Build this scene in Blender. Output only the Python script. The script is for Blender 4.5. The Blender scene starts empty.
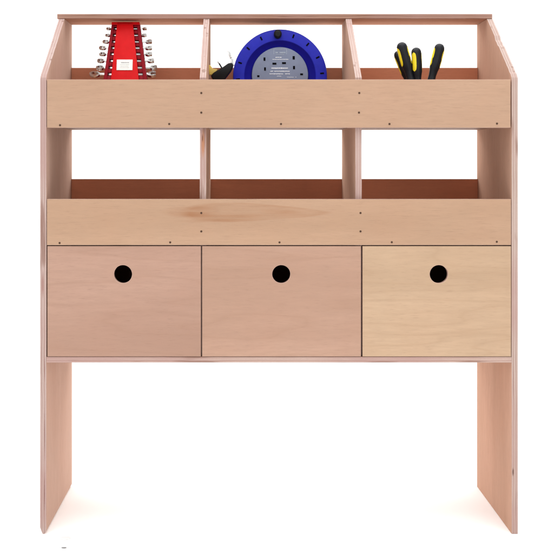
import bpy, bmesh, math, random
from mathutils import Vector, Matrix
random.seed(7)
C = bpy.context.scene.collection
PI = math.pi
# ------------------------------------------------------------------ camera, world, lamps, exposure
PX = 0.002                       # metres per photo pixel on the front plane of the rack
DIST = 2.275                     # camera to front plane
CAMX, CAMZ = (244-279)*PX, (534-168)*PX
cam = bpy.data.cameras.new('camera'); cam_o = bpy.data.objects.new('camera', cam); C.objects.link(cam_o)
cam_o.location = (CAMX, -DIST, CAMZ); cam_o.rotation_euler = (PI/2, 0, 0)
cam.sensor_width = 36; cam.lens = 36*DIST/(554*PX)
cam.shift_x = (277-244)/554; cam.shift_y = -(277-168)/554
cam.clip_start = .05; cam.clip_end = 60
bpy.context.scene.camera = cam_o
w = bpy.data.worlds.new('World'); bpy.context.scene.world = w; w.use_nodes = True
w.node_tree.nodes['Background'].inputs[0].default_value = (1, 1, 1, 1)
w.node_tree.nodes['Background'].inputs[1].default_value = .88
def area(name, loc, target, size, power, col=(1, 1, 1)):
    l = bpy.data.lights.new(name, 'AREA'); l.shape = 'RECTANGLE'; l.size, l.size_y = size; l.energy = power; l.color = col
    o = bpy.data.objects.new(name, l); C.objects.link(o); o.location = loc
    o.rotation_euler = (Vector(target)-Vector(loc)).to_track_quat('-Z', 'Y').to_euler()
area('key_softbox', (1.5, -2.4, 1.25), (0, 0, .5), (1.2, 1.2), 11, (1, .96, .89))
area('left_fill', (-1.5, -2.4, 1.15), (0, 0, .45), (1.2, 1.2), 7, (1, .96, .94))  # unseen lamp, added as a soft fill from the left
area('high_front_fill', (0, -2.3, 2.7), (0, .1, 0), (2.4, .8), 21)  # unseen lamp, added to whiten the floor under the rack
area('overhead_fill', (0, .1, 3.6), (0, .1, 0), (4.6, 4.2), 166)  # unseen lamp, added above to keep the whole floor white
area('floor_fill', (-2.3, 1.2, 1.5), (.1, .0, 0), (1.0, .8), 23)  # unseen pair, added behind the rack to brighten the floor beneath it
area('floor_fill', (2.3, 1.2, 1.5), (-.1, .0, 0), (1.0, .8), 23)  # second lamp of the added floor pair
vs = bpy.context.scene.view_settings
vs.view_transform = 'Standard'; vs.look = 'None'; vs.gamma = 1; vs.exposure = 0
bpy.context.scene.cycles.max_bounces = 10; bpy.context.scene.cycles.diffuse_bounces = 6

# ------------------------------------------------------------------ helpers
def at(px, py, y):               # where a photo pixel lies in the depth plane y
    k = (DIST+y)/DIST*PX
    return Vector((CAMX+(px-244)*k, y, CAMZ+(168-py)*k))
def sx(px): return (px-279)*PX
def sz(py): return (534-py)*PX
def tag(o, label=None, cat=None, group=None, kind=None):
    if label: o['label'] = label
    if cat: o['category'] = cat
    if group: o['group'] = group
    if kind: o['kind'] = kind
    return o
def empty(name, loc, label, cat, group=None):
    o = bpy.data.objects.new(name, None); C.objects.link(o); o.location = loc; o.empty_display_size = .02
    return tag(o, label, cat, group)
def obj(name, bm, mats, parent=None, loc=None, smooth=False):
    bmesh.ops.recalc_face_normals(bm, faces=bm.faces[:])
    me = bpy.data.meshes.new(name); bm.to_mesh(me); bm.free()
    for m in (mats if isinstance(mats, (list, tuple)) else [mats]): me.materials.append(m)
    if smooth:
        for p in me.polygons: p.use_smooth = True
        me.set_sharp_from_angle(angle=math.radians(38))
    o = bpy.data.objects.new(name, me); C.objects.link(o)
    if parent: o.parent = parent
    if loc is not None: o.location = loc
    return o
def box_bm(size, bevel=.0005, bm=None, c=(0, 0, 0), seg=1):
    b = bmesh.new(); bmesh.ops.create_cube(b, size=1)
    bmesh.ops.scale(b, vec=size, verts=b.verts)
    if bevel: bmesh.ops.bevel(b, geom=b.edges[:], offset=bevel, segments=seg, profile=.5, affect='EDGES')
    bmesh.ops.translate(b, vec=c, verts=b.verts)
    if bm is None: return b
    return merge(bm, b)
def merge(bm, b, M=None):
    if M is not None: bmesh.ops.transform(b, matrix=M, verts=b.verts)
    me = bpy.data.meshes.new('t'); b.to_mesh(me); b.free(); bm.from_mesh(me); bpy.data.meshes.remove(me); return bm
def prism_x(profile, thick, bevel=.0005):    # profile in (y, z), extruded along x and centred
    b = bmesh.new()
    vs_ = [b.verts.new((-thick/2, y, z)) for y, z in profile]
    f = b.faces.new(vs_); r = bmesh.ops.extrude_face_region(b, geom=[f])
    bmesh.ops.translate(b, vec=(thick, 0, 0), verts=[v for v in r['geom'] if isinstance(v, bmesh.types.BMVert)])
    bmesh.ops.recalc_face_normals(b, faces=b.faces[:])
    if bevel: bmesh.ops.bevel(b, geom=b.edges[:], offset=bevel, segments=1, profile=.5, affect='EDGES')
    return b
def ply_mats(bm, axis):          # face 0, laminated edge 1
    bmesh.ops.recalc_face_normals(bm, faces=bm.faces[:])
    for f in bm.faces: f.material_index = 0 if abs(f.normal[axis]) > .75 else 1
    return bm
def lathe(profile, seg=32, bm=None, a0=0, a1=2*PI):   # profile (r, z) round z
    b = bmesh.new() if bm is None else bm
    full = abs(a1-a0-2*PI) < 1e-6; n = seg if full else seg+1
    rings = []
    for r, z in profile:
        if r < 1e-7: rings.append([b.verts.new((0, 0, z))])
        else: rings.append([b.verts.new((r*math.cos(a0+(a1-a0)*k/seg), r*math.sin(a0+(a1-a0)*k/seg), z)) for k in range(n)])
    for A, B in zip(rings, rings[1:]):
        for k in range(seg):
            k2 = (k+1) % n
            if len(A) == 1 and len(B) == 1: continue
            if len(A) == 1: b.faces.new((A[0], B[k], B[k2]))
            elif len(B) == 1: b.faces.new((A[k], B[0], A[k2]))
            else: b.faces.new((A[k], B[k], B[k2], A[k2]))
    return b
def tube(points, r, seg=12, bm=None):
    b = bmesh.new() if bm is None else bm
    pts = [Vector(p) for p in points]; prev = None
    for i, p in enumerate(pts):
        t = (pts[min(i+1, len(pts)-1)]-pts[max(i-1, 0)]).normalized()
        q = t.to_track_quat('Z', 'Y'); ring = []
        for k in range(seg):
            a = 2*PI*k/seg; ring.append(b.verts.new(p+q@Vector((r*math.cos(a), r*math.sin(a), 0))))
        if prev:
            for k in range(seg): b.faces.new((prev[k], prev[(k+1) % seg], ring[(k+1) % seg], ring[k]))
        else: b.faces.new(ring)
        prev = ring
    b.faces.new(prev); return b

# ------------------------------------------------------------------ materials
class NT:
    def __init__(s, name):
        s.m = bpy.data.materials.new(name); s.m.use_nodes = True; s.t = s.m.node_tree
        s.bsdf = s.t.nodes['Principled BSDF']
    def n(s, typ, ins=None, **kw):
        nd = s.t.nodes.new(typ)
        for k, v in kw.items(): setattr(nd, k, v)
        for k, v in (ins or {}).items():
            if isinstance(v, bpy.types.NodeSocket): s.t.links.new(v, nd.inputs[k])
            else: nd.inputs[k].default_value = v
        return nd
    def math(s, op, a, b=0.0, clamp=False):
        return s.n('ShaderNodeMath', {0: a, 1: b}, operation=op, use_clamp=clamp).outputs[0]
    def mix(s, f, a, b, mode='MIX'):
        nd = s.t.nodes.new('ShaderNodeMix'); nd.data_type = 'RGBA'; nd.blend_type = mode
        for i, v in ((0, f), (6, a), (7, b)):
            if isinstance(v, bpy.types.NodeSocket): s.t.links.new(v, nd.inputs[i])
            else: nd.inputs[i].default_value = v if i == 0 else (*v[:3], 1)
        return nd.outputs[2]
    def ramp(s, f, stops, interp='LINEAR'):
        nd = s.n('ShaderNodeValToRGB', {0: f}); r = nd.color_ramp; r.interpolation = interp
        while len(r.elements) < len(stops): r.elements.new(.5)
        for e, (p, c) in zip(r.elements, stops):
            e.position = p; e.color = (c, c, c, 1) if isinstance(c, (int, float)) else (*c, 1)
        return nd.outputs[0]
    def noise(s, vec, scale=1, detail=4, rough=.55, dist=0):
        return s.n('ShaderNodeTexNoise', {'Vector': vec, 'Scale': scale, 'Detail': detail, 'Roughness': rough, 'Distortion': dist}).outputs[0]
    def coords(s, scale, rnd=37.0):
        tc = s.n('ShaderNodeTexCoord').outputs['Object']
        oi = s.n('ShaderNodeObjectInfo').outputs['Random']
        off = s.n('ShaderNodeCombineXYZ', {0: s.math('MULTIPLY', oi, rnd), 1: s.math('MULTIPLY', oi, rnd*.37), 2: s.math('MULTIPLY', oi, rnd*.71)}).outputs[0]
        add = s.n('ShaderNodeVectorMath', {0: tc, 1: off}, operation='ADD').outputs[0]
        return tc, s.n('ShaderNodeVectorMath', {0: add, 1: scale}, operation='MULTIPLY').outputs[0]
    def fin(s, col, rough=.5, bump=None, strength=.1, dist=.001, metal=0, spec=.4):
        b = s.bsdf
        if isinstance(col, bpy.types.NodeSocket): s.t.links.new(col, b.inputs['Base Color'])
        else: b.inputs['Base Color'].default_value = (*col, 1)
        if isinstance(rough, bpy.types.NodeSocket): s.t.links.new(rough, b.inputs['Roughness'])
        else: b.inputs['Roughness'].default_value = rough
        b.inputs['Metallic'].default_value = metal; b.inputs['Specular IOR Level'].default_value = spec
        if bump is not None:
            bn = s.n('ShaderNodeBump', {'Height': bump, 'Strength': strength, 'Distance': dist})
            s.t.links.new(bn.outputs[0], b.inputs['Normal'])
        return s.m

ALB = .775        # veneer reflectance, all sheets alike
def wood(name, base, axis='x', dark=.80, figure=.5, extra=None, spec=.25):
    """plywood veneer: grain along axis, broad colour drift, cathedral figure, fine pores"""
    s = NT(name); base = tuple(c*ALB for c in base)
    sc = {'x': (1.0, 9, 9), 'z': (9, 9, 1.0), 'y': (9, 1.0, 9)}[axis]
    tc, v = s.coords(sc)
    broad = s.noise(v, .9, 3, .5, .6)
    warp = s.noise(v, 1.6, 2, .5)
    rings = s.math('FRACT', s.math('MULTIPLY', warp, 7.0))
    tri = s.math('ABSOLUTE', s.math('SUBTRACT', rings, .5))                    # 0..0.5 contour lines of the warp
    fig = s.ramp(tri, [(0, 1.0), (.07, .45), (.22, .12), (.5, 0)])
    fine = s.noise(v, 22, 5, .65)
    scp = {'x': (45, 620, 620), 'z': (620, 620, 45), 'y': (620, 45, 620)}[axis]
    _, vp = s.coords(scp)
    pores = s.ramp(s.noise(vp, 1.0, 3, .6), [(.30, 1.0), (.44, 0)])
    d = tuple(c*dark*k for c, k in zip(base, (1.0, .93, .86)))
    l = tuple(min(1, c*1.10) for c in base)
    col = s.mix(s.ramp(broad, [(.30, 0), (.70, 1)]), l, tuple((a+b)/2 for a, b in zip(base, d)))
    col = s.mix(s.math('MULTIPLY', fig, .42*figure), col, d)
    col = s.mix(s.math('MULTIPLY', s.ramp(fine, [(.38, 0), (.62, 1)]), .36), col, tuple(a*.84 for a in base))
    col = s.mix(s.math('MULTIPLY', pores, .24), col, tuple(c*.62 for c in d))
    mott = s.noise(tc, 7.0, 3, .6)
    col = s.mix(s.math('MULTIPLY', s.ramp(mott, [(.38, 0), (.68, 1)]), .22), col, tuple(a*k for a, k in zip(base, (.98, .86, .80))))
    if extra: col = extra(s, tc, col, base)
    return s.fin(col, s.ramp(fine, [(.3, .50), (.7, .66)]), s.math('SUBTRACT', fine, s.math('MULTIPLY', pores, .6)), .14, .0006, spec=spec)

def ply_edge(name, axis, thick, light=(.415, .32, .28), darkc=(.29, .19, .16), plies=5, phase=0.0, marks=.6, spots=()):
    s = NT(name)
    tc = s.n('ShaderNodeTexCoord').outputs['Object']
    sep = s.n('ShaderNodeSeparateXYZ', {0: tc})
    c = sep.outputs['XYZ'.index(axis.upper())]
    wob = s.math('MULTIPLY', s.math('SUBTRACT', s.noise(tc, 9, 2), .5), thick*.28)
    t = s.math('ADD', s.math('DIVIDE', s.math('ADD', c, wob), thick), .5)
    u = s.math('FRACT', s.math('ADD', s.math('MULTIPLY', t, plies/2), phase))
    lam = s.ramp(u, [(0, 0), (.42, .05), (.50, 1), (.92, .9), (1, 0)])
    _, v1 = s.coords((60, 60, 60)); _, v2 = s.coords((5, 5, 5))
    grit = s.noise(v1, 6, 4, .7)
    lam = s.math('MULTIPLY', lam, s.ramp(s.noise(v2, 1.4, 2), [(.3, .35), (.65, .95)]))
    col = s.mix(lam, light, darkc)
    col = s.mix(s.math('MULTIPLY', s.ramp(grit, [(.35, 0), (.7, 1)]), .25), col, tuple(a*.72 for a in light))
    _, v4 = s.coords((4.2, 4.2, 4.2)); patch = s.ramp(s.noise(v4, 1.1, 3, .6), [(.44, 0), (.62, 1)])
    col = s.mix(s.math('MULTIPLY', patch, .55), col, (.33, .20, .18))
    # dark voids and chips along the inner plies
    stretch = {'x': (70, 70, 9), 'z': (9, 70, 150), 'y': (9, 150, 70)}[axis]
    _, v3 = s.coords(stretch)
    void = s.ramp(s.noise(v3, 1.0, 2, .4), [(.61, 0), (.70, 1)])
    col = s.mix(s.math('MULTIPLY', void, marks), col, (.16, .075, .05))
    for cx_, cz_, hx_, hz_, c_ in spots:        # knots and chips at fixed places on the edge
        X = s.math('DIVIDE', s.math('SUBTRACT', sep.outputs[0], cx_), hx_); Z = s.math('DIVIDE', s.math('SUBTRACT', sep.outputs[2], cz_), hz_)
        rr_ = s.math('ADD', s.math('SQRT', s.math('ADD', s.math('MULTIPLY', X, X), s.math('MULTIPLY', Z, Z))), s.math('MULTIPLY', s.math('SUBTRACT', grit, .5), .6))
        col = s.mix(s.ramp(rr_, [(.35, .9), (1, 0)]), col, c_)
    return s.fin(col, .75, s.math('ADD', grit, s.math('MULTIPLY', lam, .5)), .3, .0008, spec=.2)

def flame_figure(s, tc, col, base):       # the soft brown flame figure in the lower front board
    sep = s.n('ShaderNodeSeparateXYZ', {0: tc}); x, z = sep.outputs[0], sep.outputs[2]
    xm, zm = (sx(46.8)+sx(511))/2, (sz(199)+sz(245))/2
    _, v = s.coords((5, 16, 16)); nz = s.math('SUBTRACT', s.noise(v, 1.3, 3), .5)
    _, vf = s.coords((4, 90, 90)); streak = s.ramp(s.noise(vf, 1.4, 4, .6), [(.35, .35), (.65, 1)])
    def blob(px, py, hx, hy, tilt=0, taper=0, warp=.010):
        X = s.math('SUBTRACT', x, sx(px)-xm); Z = s.math('ADD', s.math('SUBTRACT', z, sz(py)-zm), s.math('MULTIPLY', nz, warp))
        Z = s.math('SUBTRACT', Z, s.math('MULTIPLY', X, tilt))
        u = s.math('DIVIDE', X, hx*PX); h = s.math('MAXIMUM', s.math('ADD', hy*PX, s.math('MULTIPLY', u, -taper*hy*PX)), .0006)
        w_ = s.math('DIVIDE', Z, h)
        return s.math('SQRT', s.math('ADD', s.math('MULTIPLY', u, u), s.math('MULTIPLY', w_, w_)))
    r1 = blob(256, 212.5, 78, 9.5, 0, .55)
    f = s.ramp(r1, [(0, .30), (.6, .30), (.86, .55), (1.0, 0)])
    r2 = blob(244, 217.5, 56, 3.4, .012, .3)
    f = s.math('ADD', f, s.ramp(r2, [(0, .55), (.6, .3), (1, 0)]))
    r3 = blob(190, 212, 32, 7.5, 0, -.3)
    f = s.math('ADD', f, s.ramp(r3, [(0, .65), (.55, .4), (1, 0)]))
    r4 = blob(212, 221, 44, 2.2, .0, 0)
    f = s.math('ADD', f, s.ramp(r4, [(0, .45), (1, 0)]))
    r5 = blob(283, 212.5, 26, 4.2, -.02, .2)
    f = s.math('ADD', f, s.ramp(r5, [(0, .75), (.5, .4), (1, 0)]))
    f = s.math('MULTIPLY', s.math('MULTIPLY', f, streak), .90, True)
    return s.mix(f, col, (base[0]*.70, base[1]*.50, base[2]*.36))

BOARD = (.475, .305, .205)
M = {}
M['board_top'] = wood('veneer_upper_board', BOARD, 'x', figure=.35)
M['board_low'] = wood('veneer_lower_board', (.485, .312, .205), 'x', figure=.35, extra=flame_figure)
M['dr1'] = wood('veneer_pink_drawer', (.445, .275, .205), 'x', figure=.95)
M['dr2'] = wood('veneer_tan_drawer', (.465, .290, .210), 'x', figure=1.0)
M['dr3'] = wood('veneer_yellow_drawer', (.515, .358, .235), 'x', figure=1.0)
M['side_face'] = wood('veneer_side', (.63, .43, .345), 'z', figure=.35, spec=0)
M['side_face_r'] = wood('veneer_side_warm', (.64, .40, .295), 'z', figure=.35, spec=0)
M['divider_face'] = wood('veneer_divider', (.69, .45, .34), 'z', figure=.35, spec=0)
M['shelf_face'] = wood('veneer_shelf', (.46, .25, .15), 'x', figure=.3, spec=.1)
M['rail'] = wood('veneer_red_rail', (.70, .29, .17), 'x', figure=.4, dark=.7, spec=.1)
M['top_face'] = wood('veneer_top_board', (.60, .33, .23), 'x', figure=.3, spec=0)
TH = .0126
M['edge_x'] = ply_edge('ply_edge_upright', 'x', TH)
M['edge_div'] = ply_edge('ply_edge_divider', 'x', .0128, light=(.43, .325, .29), darkc=(.32, .21, .18), marks=.5)
M['edge_x_r'] = ply_edge('ply_edge_right_upright', 'x', TH, light=(.415, .32, .28), darkc=(.29, .19, .16), spots=((-.0035, .124-.53, .0022, .010, (.10, .05, .035)), (-.003, .30-.53, .001, .05, (.22, .13, .11)), (.002, .06-.53, .0012, .04, (.26, .17, .15))))
M['edge_x_l'] = ply_edge('ply_edge_left_upright', 'x', TH, light=(.41, .31, .28), darkc=(.28, .18, .155), spots=((.003, .20-.53, .0012, .06, (.17, .085, .075)), (.0025, .08-.53, .0012, .05, (.17, .085, .075)), (-.001, .50-.53, .004, .03, (.28, .16, .14)), (.003, .33-.53, .0011, .03, (.2, .10, .09))))
M['edge_div_knot'] = ply_edge('ply_edge_divider_knot', 'x', .0128, light=(.43, .325, .29), darkc=(.32, .21, .18), spots=((.0, .780-.7, .0045, .034, (.36, .16, .085)), (-.0008, .792-.7, .0013, .010, (.10, .04, .03))))
M['edge_z'] = ply_edge('ply_edge_shelf', 'z', .0114, light=(.42, .30, .255), darkc=(.32, .205, .17), plies=4)
M['edge_top'] = ply_edge('ply_edge_top', 'z', .0105, light=(.34, .20, .145), darkc=(.17, .075, .05), plies=4, phase=.5, marks=.9)
M['edge_y'] = ply_edge('ply_edge_board', 'y', .012, light=(.50, .34, .27), darkc=(.36, .2, .15))

def plain(name, col, rough=.5, metal=0, var=.12, spec=.4, scale=60, bump=.05):
    s = NT(name); _, v = s.coords((1, 1, 1)); n = s.noise(v, scale, 4, .6)
    c = s.mix(s.ramp(n, [(.3, 0), (.7, 1)]), tuple(min(1, k*(1+var)) for k in col), tuple(k*(1-var) for k in col))
    r = s.ramp(n, [(.3, max(.03, rough-.06)), (.7, rough+.06)])
    return s.fin(c, r, n, bump, .0005, metal, spec)
M['screw'] = plain('tarnished_screw', (.07, .038, .024), .5, .3, spec=.2)
M['red'] = plain('red_plastic', (.52, .002, .004), .42, var=.06, spec=.12)
M['darkred'] = plain('dark_red_plastic', (.20, .003, .009), .5, var=.15, spec=.1)
M['steel'] = plain('chrome_steel', (.66, .66, .65), .22, 1.0, var=.2, scale=30)
M['label'] = plain('paper_label', (.74, .74, .70), .6, var=.04)
M['print'] = plain('grey_print', (.30, .31, .33), .6)
M['blue'] = plain('blue_plastic', (.014, .018, .36), .45, var=.08, spec=.18)
M['blue_in'] = plain('deep_blue_plastic', (.006, .006, .22), .5, var=.1, spec=.12)
M['grey'] = plain('grey_plastic', (.170, .200, .285), .5, var=.05, spec=.2)
M['grey_line'] = plain('pale_grey_print', (.36, .42, .50), .5)
M['white_ink'] = plain('white_print', (.75, .78, .82), .5)
M['black'] = plain('black_plastic', (.006, .006, .007), .45, var=.2, spec=.18)
M['slot'] = plain('slot_black', (.002, .002, .003), .8, spec=.05)
M['rubber'] = plain('black_rubber', (.006, .007, .010), .42, var=.3, spec=.22)
M['yellow'] = plain('yellow_plastic', (.78, .62, .015), .38, var=.06)
M['tagyellow'] = plain('yellow_tag', (.62, .45, .10), .55)
M['orange_cable'] = plain('black_cable', (.02, .02, .022), .5)
# ------------------------------------------------------------------ the setting: a white seamless sweep
s = NT('white_seamless_paper'); _, v = s.coords((1, 1, 1)); n = s.noise(v, 90, 3, .5)
M['paper'] = s.fin((.97, .97, .97), .85, n, .03, .0005, spec=.1)
bm = bmesh.new(); W = 4.5
prof = [(-4.5, 0), (1.3, 0)]+[(1.3+1.2*math.sin(a), 1.2-1.2*math.cos(a)) for a in [PI/2*k/24 for k in range(1, 25)]]+[(2.5, 4.2)]
L = [bm.verts.new((-W, y, z)) for y, z in prof]; R = [bm.verts.new((W, y, z)) for y, z in prof]
for a in range(len(prof)-1): bm.faces.new((L[a], R[a], R[a+1], L[a+1]))
sweep = obj('floor', bm, M['paper'], smooth=True); tag(sweep, kind='structure')

# ------------------------------------------------------------------ plywood rack
unit = empty('tool_rack', (0, 0, 0), 'freestanding birch plywood storage rack with two open shelves and three drawers', 'storage rack')
XL0, XL1, XR0, XR1 = sx(40), sx(46.3), sx(511.7), sx(518)
DEP = .340; TOPY = .2305; TOPZ = .1 and 1.0605; SLOPEZ = sz(77)
def side_profile(seed, amp, notch=None):
    rnd = random.Random(seed); pts = [(0, 0), (0, SLOPEZ-.006), (.0012, SLOPEZ-.001)]
    n = 22
    for k in range(1, n):
        t = k/n; off = rnd.uniform(-amp, amp)*(.5+.5*math.sin(t*9+seed))
        if notch and notch[0] < t < notch[1]: off += notch[2]
        y = TOPY*t; z = SLOPEZ+(TOPZ-SLOPEZ)*t
        pts.append((y+off*.55, z-off*.84))
    pts += [(TOPY, TOPZ), (DEP, TOPZ), (DEP, 0)]
    return pts
ZC = .53
def upright(name, x0, x1, prof, mats, dz=ZC):
    b = prism_x([(y, z-dz) for y, z in prof], x1-x0, .0004); ply_mats(b, 0)
    return b
def cut(b, co, no):
    r = bmesh.ops.bisect_plane(b, geom=b.verts[:]+b.edges[:]+b.faces[:], plane_co=co, plane_no=no, clear_outer=True)
    es = [e for e in r['geom_cut'] if isinstance(e, bmesh.types.BMEdge)]
    bmesh.ops.holes_fill(b, edges=es)
b = upright('side', XL0, XL1, side_profile(3, .0007), None)
hw = (XL1-XL0)/2
cut(b, (-hw, 0, .013-ZC), Vector((-1, 0, -.42)).normalized()); ply_mats(b, 0)
cut(b, (hw, 0, .006-ZC), Vector((.8, 0, -.6)).normalized()); ply_mats(b, 0)
obj('side_panel', b, [M['side_face'], M['edge_x_l']], unit, ((XL0+XL1)/2, 0, ZC))
b = upright('side', XR0, XR1, side_profile(8, .0011, (.50, .66, .0028)), None)
obj('side_panel', b, [M['side_face_r'], M['edge_x_r']], unit, ((XR0+XR1)/2, 0, ZC))
# dividers: from the base shelf up to the top board, behind the front boards
for x0, x1, sd in ((199.5, 205.9, 5), (356.0, 362.4, 11)):
    p = [(.0128, .3545), (.0128, SLOPEZ)]
    rnd = random.Random(sd)
    for k in range(1, 16):
        t = k/16; off = rnd.uniform(-.0007, .0007)
        p.append((.0128+(TOPY-.0128)*t+off*.5, SLOPEZ+(TOPZ-SLOPEZ)*t-off*.8))
    p += [(TOPY, TOPZ), (.3275, TOPZ), (.3275, .3545)]
    zc = .7
    b = prism_x([(y, z-zc) for y, z in p], sx(x1)-sx(x0), .0004); ply_mats(b, 0)
    obj('divider', b, [M['divider_face'], M['edge_div_knot'] if sd == 5 else M['edge_div']], unit, ((sx(x0)+sx(x1))/2, 0, zc))
def slab(name, x0, x1, y0, y1, z0, z1, face, edge, axis, parent=unit, bevel=.0004):
    b = box_bm((x1-x0, y1-y0, z1-z0), bevel); ply_mats(b, axis)
    return obj(name, b, [face, edge], parent, ((x0+x1)/2, (y0+y1)/2, (z0+z1)/2))
# top board: front edge a little uneven
b = bmesh.new(); tx0, tx1 = sx(38.8), sx(517.2)
x0t, x1t = sx(38.2), sx(517.4)
slab('top_board', x0t, x1t, TOPY-.001, DEP, TOPZ+.0003, 1.0712, M['top_face'], M['edge_top'], 2)
for za, zb in ((.8186, .8306), (.580, .592)):
    for xa, xb in ((XL1, sx(199.5)), (sx(205.9), sx(356)), (sx(362.4), XR0)):
        pass
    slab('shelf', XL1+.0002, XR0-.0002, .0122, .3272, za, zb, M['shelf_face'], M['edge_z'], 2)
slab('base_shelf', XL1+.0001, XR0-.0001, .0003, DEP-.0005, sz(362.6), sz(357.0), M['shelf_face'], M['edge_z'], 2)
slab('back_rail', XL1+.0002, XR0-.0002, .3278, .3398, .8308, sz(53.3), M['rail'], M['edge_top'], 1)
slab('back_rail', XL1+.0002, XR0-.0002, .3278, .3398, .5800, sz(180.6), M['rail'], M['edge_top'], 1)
slab('drawer_bay_blocker', XL1+.0002, XR0-.0002, .3278, .3395, .3545, .5797, M['shelf_face'], M['edge_z'], 1)  # unseen panel, added to shut out light so the drawer holes stay dark
fb1 = slab('front_board', sx(46.9), sx(510.6), .0002, .012, sz(127.7), sz(79.5), M['board_top'], M['edge_y'], 1)
fb2 = slab('front_board', sx(46.9), sx(511.1), .0000, .012, sz(245.1), sz(199.1), M['board_low'], M['edge_y'], 1)
def screw(px, py, fb):
    b = lathe([(0, .0001), (.0006, .0001), (.0008, .0005), (.0017, .0006), (.0021, .0002), (.0021, -.001)], 16)
    bmesh.ops.rotate(b, matrix=Matrix.Rotation(PI/2, 3, 'X'), verts=b.verts)
    o = obj('screw', b, M['screw'], fb, smooth=True)
    o.location = Vector((sx(px), 0.0, sz(py)))-fb.location
for p in ((60, 125.2), (169.2, 124), (281, 124), (389.5, 124), (497, 123.6), (201.3, 93), (201.3, 112.6), (359.3, 93), (359, 112.6)): screw(*p, fb1)
for p in ((59.6, 243), (170.2, 242.4), (279.5, 242.4), (391.8, 242.2), (496.8, 241.8), (201.3, 213), (201.3, 231.4), (360.5, 213), (360.5, 231.4)): screw(*p, fb2)
# drawers
def holed_front(w_, h_, t_, hx, hz, r):
    b = bmesh.new(); angs = [2*PI*k/64 for k in range(64)]
    for cx, cz in ((w_/2, h_/2), (-w_/2, h_/2), (-w_/2, -h_/2), (w_/2, -h_/2)): angs.append(math.atan2(cz-hz, cx-hx) % (2*PI))
    angs = sorted(set(round(a, 6) for a in angs)); ring = {}
    def hit(a):
        c, s_ = math.cos(a), math.sin(a); t = 1e9
        if abs(c) > 1e-9: t = min(t, ((w_/2 if c > 0 else -w_/2)-hx)/c)
        if abs(s_) > 1e-9: t = min(t, ((h_/2 if s_ > 0 else -h_/2)-hz)/s_)
        return hx+c*t, hz+s_*t
    lay = []
    for y, e in ((-t_/2, .0006), (t_/2, 0)):
        inn = [b.verts.new((hx+(r+e)*math.cos(a), y, hz+(r+e)*math.sin(a))) for a in angs]
        out = []
        for a in angs:
            ox, oz = hit(a); out.append(b.verts.new((ox, y, oz)))
        lay.append((inn, out))
    inn2 = [b.verts.new((hx+r*math.cos(a), -t_/2+.0006, hz+r*math.sin(a))) for a in angs]
    n = len(angs)
    for i in range(n):
        j = (i+1) % n
        for inn, out in lay: b.faces.new((inn[i], inn[j], out[j], out[i]))
        b.faces.new((lay[0][0][i], lay[0][0][j], inn2[j], inn2[i]))
        b.faces.new((inn2[i], inn2[j], lay[1][0][j], lay[1][0][i]))
        b.faces.new((lay[0][1][i], lay[0][1][j], lay[1][1][j], lay[1][1][i]))
    return ply_mats(b, 1)
for x0, x1, hx, m, lb in ((47.4, 200.8, 122.9, 'dr1', 'pinkish drawer'), (202.2, 360.9, 281.3, 'dr2', 'tan drawer'), (362.6, 511.0, 438.9, 'dr3', 'yellowish drawer')):
    z0, z1 = sz(356.5), sz(246.2); xc, zc = (sx(x0)+sx(x1))/2, (z0+z1)/2
    wd = sx(x1)-sx(x0)
    bx = bmesh.new(); iw = wd-.020; ih = .196
    box_bm((.009, .29, ih), .0004, bx, (-iw/2+.0045, .155, -.008)); box_bm((.009, .29, ih), .0004, bx, (iw/2-.0045, .155, -.008))
    box_bm((iw-.0182, .009, ih), .0004, bx, (0, .2952, -.008)); box_bm((iw-.0184, .280, .006), .0004, bx, (0, .1505, -.0985))
    dr = obj('drawer', bx, M['shelf_face'], unit, (xc, 0, zc)); dr['label'] = lb+' box'
    f = obj('drawer_front', holed_front(wd, z1-z0, .012, sx(hx)-xc, sz(274.2)-zc, .0182), [M[m], M['edge_y']], dr, (0, .0064, 0))

# ------------------------------------------------------------------ red wrench rack, standing on the upper shelf
RY0, RY1 = .205, .262            # leaning back a touch
ZT, ZB = 1.0560, .8307
def ryz(z): return RY0+(RY1-RY0)*(z-ZB)/(ZT-ZB)
base = Vector((at(125.8, 60, .23).x, RY0, ZB))
wr = empty('wrench_holder', base, 'red plastic spanner holder with a white label standing in the left bay', 'tool holder')
def trap(zlo, zhi, hl, hr, thick, dy, bm, nslice=1):     # hl/hr: function z -> x extents
    b = bmesh.new(); vv = []
    for z in (zlo, zhi):
        y = ryz(z)+dy
        for yy in (y-thick/2, y+thick/2):
            vv.append((b.verts.new((hl(z), yy, z)), b.verts.new((hr(z), yy, z))))
    (a, b_), (c, d), (e, f), (g, h) = vv
    for q in ((a, b_, f, e), (c, d, h, g), (a, c, g, e), (b_, d, h, f), (a, b_, d, c), (e, f, h, g)): b.faces.new(q)
    bmesh.ops.recalc_face_normals(b, faces=b.faces[:])
    bmesh.ops.bevel(b, geom=b.edges[:], offset=min(.0008, thick*.3), segments=2, profile=.5, affect='EDGES')
    bmesh.ops.translate(b, vec=-base, verts=b.verts)
    merge(bm, b)
def lin(py0, x0, py1, x1):       # screen line -> world x at height z
    z0, z1 = at(0, py0, .255).z, at(0, py1, .22).z
    X0, X1 = at(x0, 0, .255).x, at(x1, 0, .235).x
    return lambda z: X0+(X1-X0)*(z-z0)/(z1-z0)
oL, oR = lin(22.5, 112, 79, 104.3), lin(22.5, 139.6, 79, 147.6)
iL, iR = lin(22.5, 117.5, 79, 111.8), lin(22.5, 133, 79, 139.5)
rows = [27.8, 34.6, 41.3, 47.7, 54, 60.9, 67.9, 74.6]
rowz = [at(0, p, .24).z for p in rows]
bm = bmesh.new()
trap(ZB, ZT, iL, iR, .005, -.010, bm)
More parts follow.
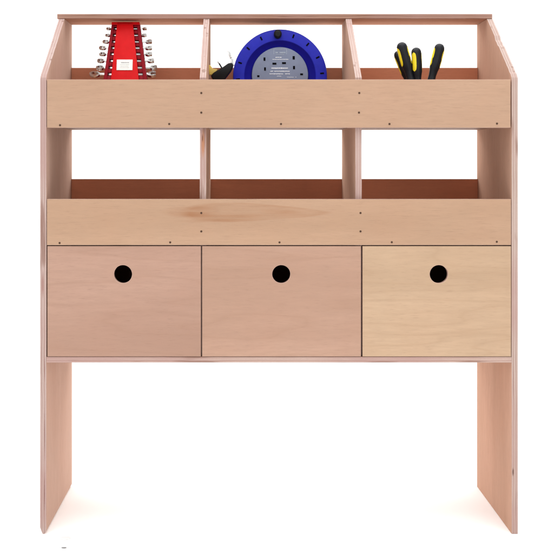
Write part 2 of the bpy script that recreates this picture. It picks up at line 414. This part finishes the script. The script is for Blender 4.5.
trap(ZB+.001, ZT-.0008, lambda z: iL(z)+.0005, lambda z: iL(z)+.004, .018, -.001, bm)
trap(ZB+.001, ZT-.0008, lambda z: iR(z)-.004, lambda z: iR(z)-.0005, .018, -.001, bm)
trap(ZT-.0062, ZT, oL, oR, .020, -.0025, bm)
trap(ZB, ZB+.010, oL, oR, .024, 0, bm)
obj('front_plate', bm, M['red'], wr, smooth=True)
bm = bmesh.new()
trap(ZB+.0005, ZT-.0005, oL, oR, .004, .0105, bm)
obj('back_plate', bm, M['darkred'], wr, smooth=True)
for (fa, fb) in ((oL, iL), (iR, oR)):
    bm = bmesh.new(); zz = [ZT-.0062]+rowz+[ZB+.010]
    for k in range(len(rowz)+1):
        hi = (rowz[k-1]-.0036) if k else ZT-.003
        lo = (rowz[k]+.0030) if k < len(rowz) else ZB+.008
        if hi-lo < .001: continue
        trap(lo, hi, fa, fb, .016, .001, bm)
    oo = fa if fa is oL else fb; ii = fb if fa is oL else fa
    mid = lambda z: oo(z)+.45*(ii(z)-oo(z))
    if fa is oL: trap(ZB+.0011, ZT-.0062, oo, mid, .010, -.0045, bm)
    else: trap(ZB+.0011, ZT-.0062, mid, oo, .010, -.0045, bm)
    obj('comb', bm, M['darkred'], wr, smooth=True)
lp = at(124.5, 64.8, .2365-.0150)
ly = ryz(lp.z)-.0135
b = box_bm((at(132.6, 0, ly).x-at(116.7, 0, ly).x, .001, .0245), .0003)
lab = obj('label_plate', b, M['label'], wr, Vector((lp.x, ly, lp.z))-base); lab.rotation_euler = (-math.atan2(RY1-RY0, ZT-ZB), 0, 0)
pb = bmesh.new(); rnd = random.Random(5)
for zo, ln, hh in ((.0052, .016, .0022), (.0005, .020, .0006), (-.003, .018, .0006), (-.0065, .020, .0006)):
    x = -ln/2
    while x < ln/2:
        l_ = rnd.uniform(.0010, .0022); box_bm((l_, .0003, hh*rnd.uniform(.75, 1)), 0, pb, (x+l_/2, -.0007, zo)); x += l_+.0005
obj('print', pb, M['print'], lab)

def wrench(k, row, tipL, tipR, rL, rR, label):
    z = rowz[k]; y = ryz(z)+.0005
    a = at(tipL, 0, y).x; c = at(tipR, 0, y).x; rl, rr = rL*PX*1.08, rR*PX*1.08
    root = empty('combination_wrench', (0.5*(a+c), y, z), label, 'wrench', 'combination wrenches in the red holder')
    o = root.location
    cl, cr = a+rl-o.x, c-rr-o.x
    sh = bmesh.new(); n = 8; hw_ = (.0016+.00022*k)
    box_bm((cr-cl-rl*.8-rr*.8, .0026, hw_*2), .0008, sh, ((cl+rl*.8+cr-rr*.8)/2, 0, 0), 2)
    obj('shaft', sh, M['steel'], root, smooth=True)
    # ring end: a thick flat ring
    t_ = .0034+.0003*k; ri = rl*.60
    prof = [(ri, -t_/2), (rl*.93, -t_/2), (rl, -t_*.25), (rl, t_*.25), (rl*.93, t_/2), (ri, t_/2), (ri*.94, 0), (ri, -t_/2)]
    g = lathe(prof, 28); bmesh.ops.remove_doubles(g, verts=g.verts, dist=1e-6)
    bmesh.ops.scale(g, vec=(1, .86, 1), verts=g.verts)
    ring = obj('ring_end', g, M['steel'], root, (cl, 0, 0), smooth=True)
    # open end: C-shaped jaw
    j = bmesh.new(); outl = []
    r_ = rr
    for q in range(21):
        an = math.radians(38+284*q/20); outl.append((r_*math.cos(an), .88*r_*math.sin(an)))
    inner = [(r_*.74, -.34*r_), (-.15*r_, -.40*r_), (-.38*r_, 0), (-.15*r_, .40*r_), (r_*.74, .34*r_)]
    pl = outl+inner
    vb = [j.verts.new((x, yy, -t_/2)) for x, yy in pl]; f = j.faces.new(vb)
    r2 = bmesh.ops.extrude_face_region(j, geom=[f]); bmesh.ops.translate(j, vec=(0, 0, t_), verts=[v for v in r2['geom'] if isinstance(v, bmesh.types.BMVert)])
    bmesh.ops.triangulate(j, faces=[f for f in j.faces if len(f.verts) > 4])
    jaw = obj('open_end', j, M['steel'], root, (cr, 0, 0), smooth=True)
    ring.rotation_euler = (math.radians(37), math.radians(6), 0)
    jaw.rotation_euler = (math.radians(36), math.radians(-3), 0)
names = ['smallest steel wrench at the very top of the red holder', 'second wrench from the top of the red holder', 'third wrench from the top of the red holder',
         'fourth wrench from the top, just above the middle of the red holder', 'fifth wrench from the top, just above the white label on the red holder',
         'sixth wrench from the top, level with the upper edge of the white label', 'seventh wrench from the top, level with the lower edge of the white label',
         'largest and lowest steel wrench in the red holder, just above the front board']
tl = [106, 105, 102.3, 98.8, 99, 97, 95.8, 89.4]; tr = [147.5, 147.3, 153, 153, 153, 155, 158, 157]
rl_ = [2.6, 2.9, 3.6, 3.9, 3.7, 3.9, 4.2, 5.6]; rr_ = [2.6, 3.0, 3.9, 4.0, 4.0, 3.9, 4.1, 5.0]
for k in range(8): wrench(k, rows[k], tl[k], tr[k], rl_[k], rr_[k], names[k])

# ------------------------------------------------------------------ blue cable reel
RYF = .247; R_ = .1044; rc = Vector((at(280, 0, RYF).x, RYF, .8308+R_))
reel = empty('cable_reel', (rc.x, RYF+.04, .8308), 'round blue extension cable reel with grey socket panel in the middle bay', 'cable reel')
ro = reel.location
def face_y(b): bmesh.ops.rotate(b, matrix=Matrix.Rotation(PI/2, 3, 'X'), verts=b.verts); return b   # lathe +z -> -y
q = PX/.9
fl = face_y(lathe([(R_*.60, -.0060), (R_*.62, -.0045), (R_*.755, .0012), (R_*.765, .0030), (R_*.955, .0030), (R_*.988, .0016), (R_, -.0015), (R_, -.006), (R_*.97, -.0085), (R_*.60, -.0085)], 96))
flo = obj('front_flange', fl, [M['blue'], M['blue_in']], reel, rc-ro, smooth=True)
for p in flo.data.polygons:
    c = p.center; rr0 = math.hypot(c.x, c.z)
    if rr0 < R_*.757 and c.y < .0055: p.material_index = 1
fl2 = face_y(lathe([(0, 0), (R_*.99, 0), (R_*.99, -.005), (0, -.005)], 72))
obj('rear_flange', fl2, M['blue'], reel, Vector((rc.x, .322, rc.z))-ro, smooth=True)
dm = face_y(lathe([(R_*.5, .031), (R_*.5, -.031)], 48)); obj('drum', dm, M['blue_in'], reel, Vector((rc.x, .286, rc.z))-ro, smooth=True)
cb = bmesh.new(); pts = []
for k in range(0, 9*36+1):
    a = 2*PI*k/36; pts.append((R_*.80*math.cos(a), -.026+.0058*k/36, R_*.80*math.sin(a)))
tube(pts, .0031, 8, cb); obj('wound_cable', cb, M['orange_cable'], reel, Vector((rc.x, .286, rc.z))-ro, smooth=True)
Rg = 28.2*q
pn = face_y(lathe([(0, .0005), (Rg*.965, .0005), (Rg*.985, .0000), (Rg, -.002), (Rg, -.008), (0, -.008)], 72))
pc = Vector((at(280, 0, RYF).x, RYF, at(0, 75.2, RYF).z))
panel = obj('socket_panel', pn, M['grey'], reel, pc-ro, smooth=True)
def on_reel(px, py, y=RYF): 
    v_ = at(px, py, RYF); v_.y = y; return v_
slots = [(264.5, 59.1, 1.9, 3.3), (265.0, 69.0, 1.8, 3.3), (293.7, 57.8, 2.2, 3.4), (294, 67.6, 2.0, 3.3), (274.4, 63.7, 3.9, 1.9), (284.0, 63.1, 3.9, 1.9), (258.3, 76.2, 2.3, 1.9), (301.6, 74.3, 2.8, 1.8),
         (265.5, 81.5, 1.9, 3.3), (294.5, 83, 1.9, 3.3), (266, 92, 1.9, 3.3), (294.5, 93, 1.9, 3.3), (275, 87, 3.9, 1.9), (284.5, 87, 3.9, 1.9)]
for px, py, a, b_ in slots:
    v_ = on_reel(px, py, RYF-.0006)
    obj('socket_slot', box_bm((a*q, .0010, b_*q), .0002), M['slot'], panel, v_-pc)
pb = bmesh.new(); rnd = random.Random(11)
def printed(bm, px0, px1, py, h, gap=.25, y=-.0007, dens=(.7, 1.7)):
    x = px0
    while x < px1:
        l_ = rnd.uniform(*dens)*h
        if rnd.random() > .12:
            v_ = on_reel(x+l_/2, py+rnd.uniform(-.06, .06))-pc
            box_bm((l_*q, .0003, h*q*rnd.uniform(.7, 1)), 0, bm, (v_.x, y, v_.z))
        x += l_+gap
printed(pb, 275.5, 281.5, 57.4, .8); printed(pb, 270.5, 288, 59.4, .65)
printed(pb, 271.5, 287.5, 68.2, 1.1); printed(pb, 270.5, 288.5, 71.3, .75); printed(pb, 269.5, 290, 73.9, .75); printed(pb, 277, 281, 76.2, .5); printed(pb, 287, 296, 77.2, .45)
obj('printed_text', pb, M['white_ink'], panel)
lg = bmesh.new()
for (x, y, a, b_) in ((280, 49.2, 13, .35), (273.8, 51.8, .35, 5), (286.6, 51.8, .35, 5), (280, 54.6, 8, .3)):
    v_ = on_reel(x, y)-pc; box_bm((a*q, .0003, b_*q), 0, lg, (v_.x, -.0007, v_.z))
printed(lg, 275.5, 285.5, 52.6, 1.3, .3, dens=(.5, 1.0))
obj('emblem', lg, M['grey_line'], panel)
for k in range(16):
    a = math.radians(4+22.5*k)
    if k == 4: continue
    b = box_bm((.0085*q/PX*.9, .0010, .0034*q/PX*.9), .0003)
    o = obj('vent_slot', b, M['slot'], flo); o.location = (42*q*math.cos(a), -.0032, 42*q*math.sin(a)); o.rotation_euler = (0, -a, 0)
kb = face_y(lathe([(0, .020), (.0055, .0195), (.0080, .017), (.0088, .012), (.0088, .003), (.0080, .0), (0, 0)], 28))
kp = on_reel(277.6, 34.8, RYF-.003)
kn = obj('winding_knob', kb, M['black'], reel, kp-ro, smooth=True); kn.scale = (1, 1, 1.12)

# ------------------------------------------------------------------ the plug beside the reel
PY = .20
pg = at(222, 71, PY)
plug = empty('mains_plug', (pg.x, PY, .8308), 'black cable plug with metal pins and a yellow tag left of the blue reel', 'plug')
po = plug.location
def poly_y(pts, y0, y1, bev):
    b = bmesh.new(); vv = [b.verts.new((p.x, y0, p.z)) for p in pts]; f = b.faces.new(vv)
    r = bmesh.ops.extrude_face_region(b, geom=[f]); bmesh.ops.translate(b, vec=(0, y1-y0, 0), verts=[v for v in r['geom'] if isinstance(v, bmesh.types.BMVert)])
    bmesh.ops.recalc_face_normals(b, faces=b.faces[:])
    bmesh.ops.bevel(b, geom=b.edges[:], offset=bev, segments=3, profile=.5, affect='EDGES'); return b
body = [at(*p, PY)-po for p in ((210.8, 76.5), (213.6, 80.5), (224.5, 80), (231.0, 71.5), (233.6, 66), (232.2, 63.2), (228.6, 63.4), (222.5, 67.8), (213.5, 73.2))]
obj('body', poly_y(body, -.014, .014, .003), M['black'], plug, smooth=True)
def bar(p0, p1, wid, th, name, m, bev=.0006, y=0):
    a = at(*p0, PY)-po; b2 = at(*p1, PY)-po; a.y = b2.y = y; d = b2-a
    b = box_bm((wid, th, d.length), bev, seg=2); o = obj(name, b, m, plug, (a+b2)/2, smooth=True)
    o.rotation_euler = (0, math.atan2(d.x, d.z), 0); return o
bar((223.4, 70.5), (219.2, 63.6), .0034, .005, 'pin', M['black']); bar((219.2, 63.6), (217.9, 61.4), .0036, .0052, 'pin_tip', M['steel'])
bar((233.0, 66), (231.6, 57.5), .0075, .005, 'pin', M['steel'], .001); bar((231.3, 58), (228.4, 50.6), .0062, .004, 'pin', M['steel'], .001, -.002)
tg = [at(*p, PY)-po for p in ((207.8, 64.8), (210.3, 65.2), (213.0, 68.8), (217.6, 69.4), (216.4, 72.2), (212.8, 75.0), (209.4, 75.2), (208.6, 70))]
obj('tag', poly_y(tg, -.004, .004, .001), M['tagyellow'], plug, smooth=True)
c0 = at(213, 79, PY)-po; tb = tube([c0+Vector((.002, 0, .001)), c0+Vector((.012, .02, -.028)), c0+Vector((.03, .05, -.045)), c0+Vector((.06, .085, -.042)), c0+Vector((.095, .10, -.02))], .0032, 10)
obj('cable', tb, M['orange_cable'], plug, smooth=True)

# ------------------------------------------------------------------ screwdrivers standing in the right-hand bay
def screwdriver(top, low, y, spin, rad, inlays, label):
    """top/low: photo positions of the dome top and a lower point of the handle axis"""
    a, b2 = at(*top, y), at(*low, y); d = (b2-a).normalized()
    if True:
        t = (.8308-a.z)/d.z; tip = a+d*t
    Ltot = t
    root = empty('screwdriver', tip, label, 'screwdriver', 'screwdrivers in the right bay')
    ax = (-d)
    rot = ax.to_track_quat('Z', 'Y').to_matrix().to_4x4() @ Matrix.Rotation(spin, 4, 'Z')
    r = rad; H = .088
    def prof(hh): return Ltot-hh
    P = [(0, 0), (r*.32, .0006), (r*.6, .0023), (r*.82, .0052), (r*.95, .0088), (r*1.0, .013), (r*.96, .022), (r*1.02, .036), (r*.98, .052), (r*.82, .060), (r*.70, .070), (r*.74, .083), (r*.80, H-.001), (r*.55, H), (0.0, H)]
    hb = lathe([(pr, Ltot-h) for pr, h in P], 40)
    for v in hb.verts:                          # six shallow flutes
        rr0 = math.hypot(v.co.x, v.co.y); h = Ltot-v.co.z
        if .012 < h < .06 and rr0 > 1e-6:
            k = 1-.06*(.5+.5*math.cos(6*math.atan2(v.co.y, v.co.x))); v.co.x *= k; v.co.y *= k
    bmesh.ops.transform(hb, matrix=rot, verts=hb.verts); obj('handle', hb, M['rubber'], root, smooth=True)
    for an in inlays:
        b = bmesh.new(); nh, na = 14, 8; g = []
        for i in range(nh+1):
            t_ = i/nh; h = .011+.041*t_; half = math.radians(27)*math.sqrt(max(0, 1-(2*t_-1)**4))
            base_r = r*(1.0 if h < .02 else .98)
            row = []
            for k in range(na+1):
                aa = an+half*(2*k/na-1); bul = r*.055*math.sin(PI*k/na)*math.sin(PI*min(1, max(0, t_)))
                rr0 = base_r+r*.012+bul; row.append(b.verts.new((rr0*math.cos(aa), rr0*math.sin(aa), Ltot-h)))
            g.append(row)
        for i in range(nh):
            for k in range(na): b.faces.new((g[i][k], g[i][k+1], g[i+1][k+1], g[i+1][k]))
        bmesh.ops.recalc_face_normals(b, faces=b.faces[:])
        bmesh.ops.solidify(b, geom=b.faces[:], thickness=.001)
        bmesh.ops.transform(b, matrix=rot, verts=b.verts); obj('grip_inlay', b, M['yellow'], root, smooth=True)
    sb = lathe([(0, 0), (.0022, .0003), (.0032, .008), (.0030, .02), (.0030, Ltot-H+.004)], 16)
    bmesh.ops.transform(sb, matrix=rot, verts=sb.verts); obj('blade', sb, M['steel'], root, smooth=True)
D2 = math.radians
# frame of each tool: 0 deg is to the right (+x), 270 deg towards the camera
import mathutils
def spin_for(top, low, y):      # make local angle 0 point towards +x
    a, b2 = at(*top, y), at(*low, y); ax = (a-b2).normalized(); m3 = ax.to_track_quat('Z', 'Y').to_matrix()
    v_ = m3.inverted() @ Vector((1, 0, 0)); return math.atan2(v_.y, v_.x)
def sd(top, low, y, rad, inl, label):
    screwdriver(top, low, y, spin_for(top, low, y), rad, inl, label)
sd((400.6, 42.2), (410.5, 79), .150, .0117, [D2(-12), D2(110), D2(200)], 'tallest black and yellow screwdriver with a large round black end, in the left cluster')
sd((396.3, 51.2), (407.5, 79), .178, .0092, [D2(-62), D2(182), D2(60)], 'half hidden screwdriver with a yellow stripe, leftmost and behind the tallest')
sd((416.0, 47.4), (417.4, 79), .150, .0112, [D2(-128), D2(110), D2(10)], 'upright black screwdriver with a wide yellow patch, right of the tallest')
sd((440.6, 43.6), (431.5, 79), .140, .0112, [D2(-10), D2(192), D2(90)], 'screwdriver standing alone at the right, leaning right beside the cluster')

# ------------------------------------------------------------------ two flat grey marks on the floor in front of the left leg
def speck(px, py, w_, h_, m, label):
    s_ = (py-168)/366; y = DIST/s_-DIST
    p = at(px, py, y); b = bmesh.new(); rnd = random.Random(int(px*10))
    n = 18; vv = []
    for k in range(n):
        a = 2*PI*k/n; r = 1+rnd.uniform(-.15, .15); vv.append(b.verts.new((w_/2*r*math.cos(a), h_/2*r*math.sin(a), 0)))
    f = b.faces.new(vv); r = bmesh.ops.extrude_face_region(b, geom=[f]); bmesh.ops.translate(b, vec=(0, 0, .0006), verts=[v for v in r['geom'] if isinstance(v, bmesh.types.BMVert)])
    o = obj('floor_mark', b, m, None, (p.x, y, .0003)); tag(o, label, 'mark')
M['mark_dark'] = plain('dark_grey_mark', (.14, .14, .14), .9); M['mark_pale'] = plain('pale_grey_mark', (.36, .36, .36), .9)
speck(64, 548, .011, .006, M['mark_dark'], 'small dark grey scrap on the white floor below the left leg')
speck(64.8, 538.6, .023, .022, plain('faint_grey_mark', (.66, .66, .66), .9, var=.02), 'very faint pale patch on the white floor just under the left leg')
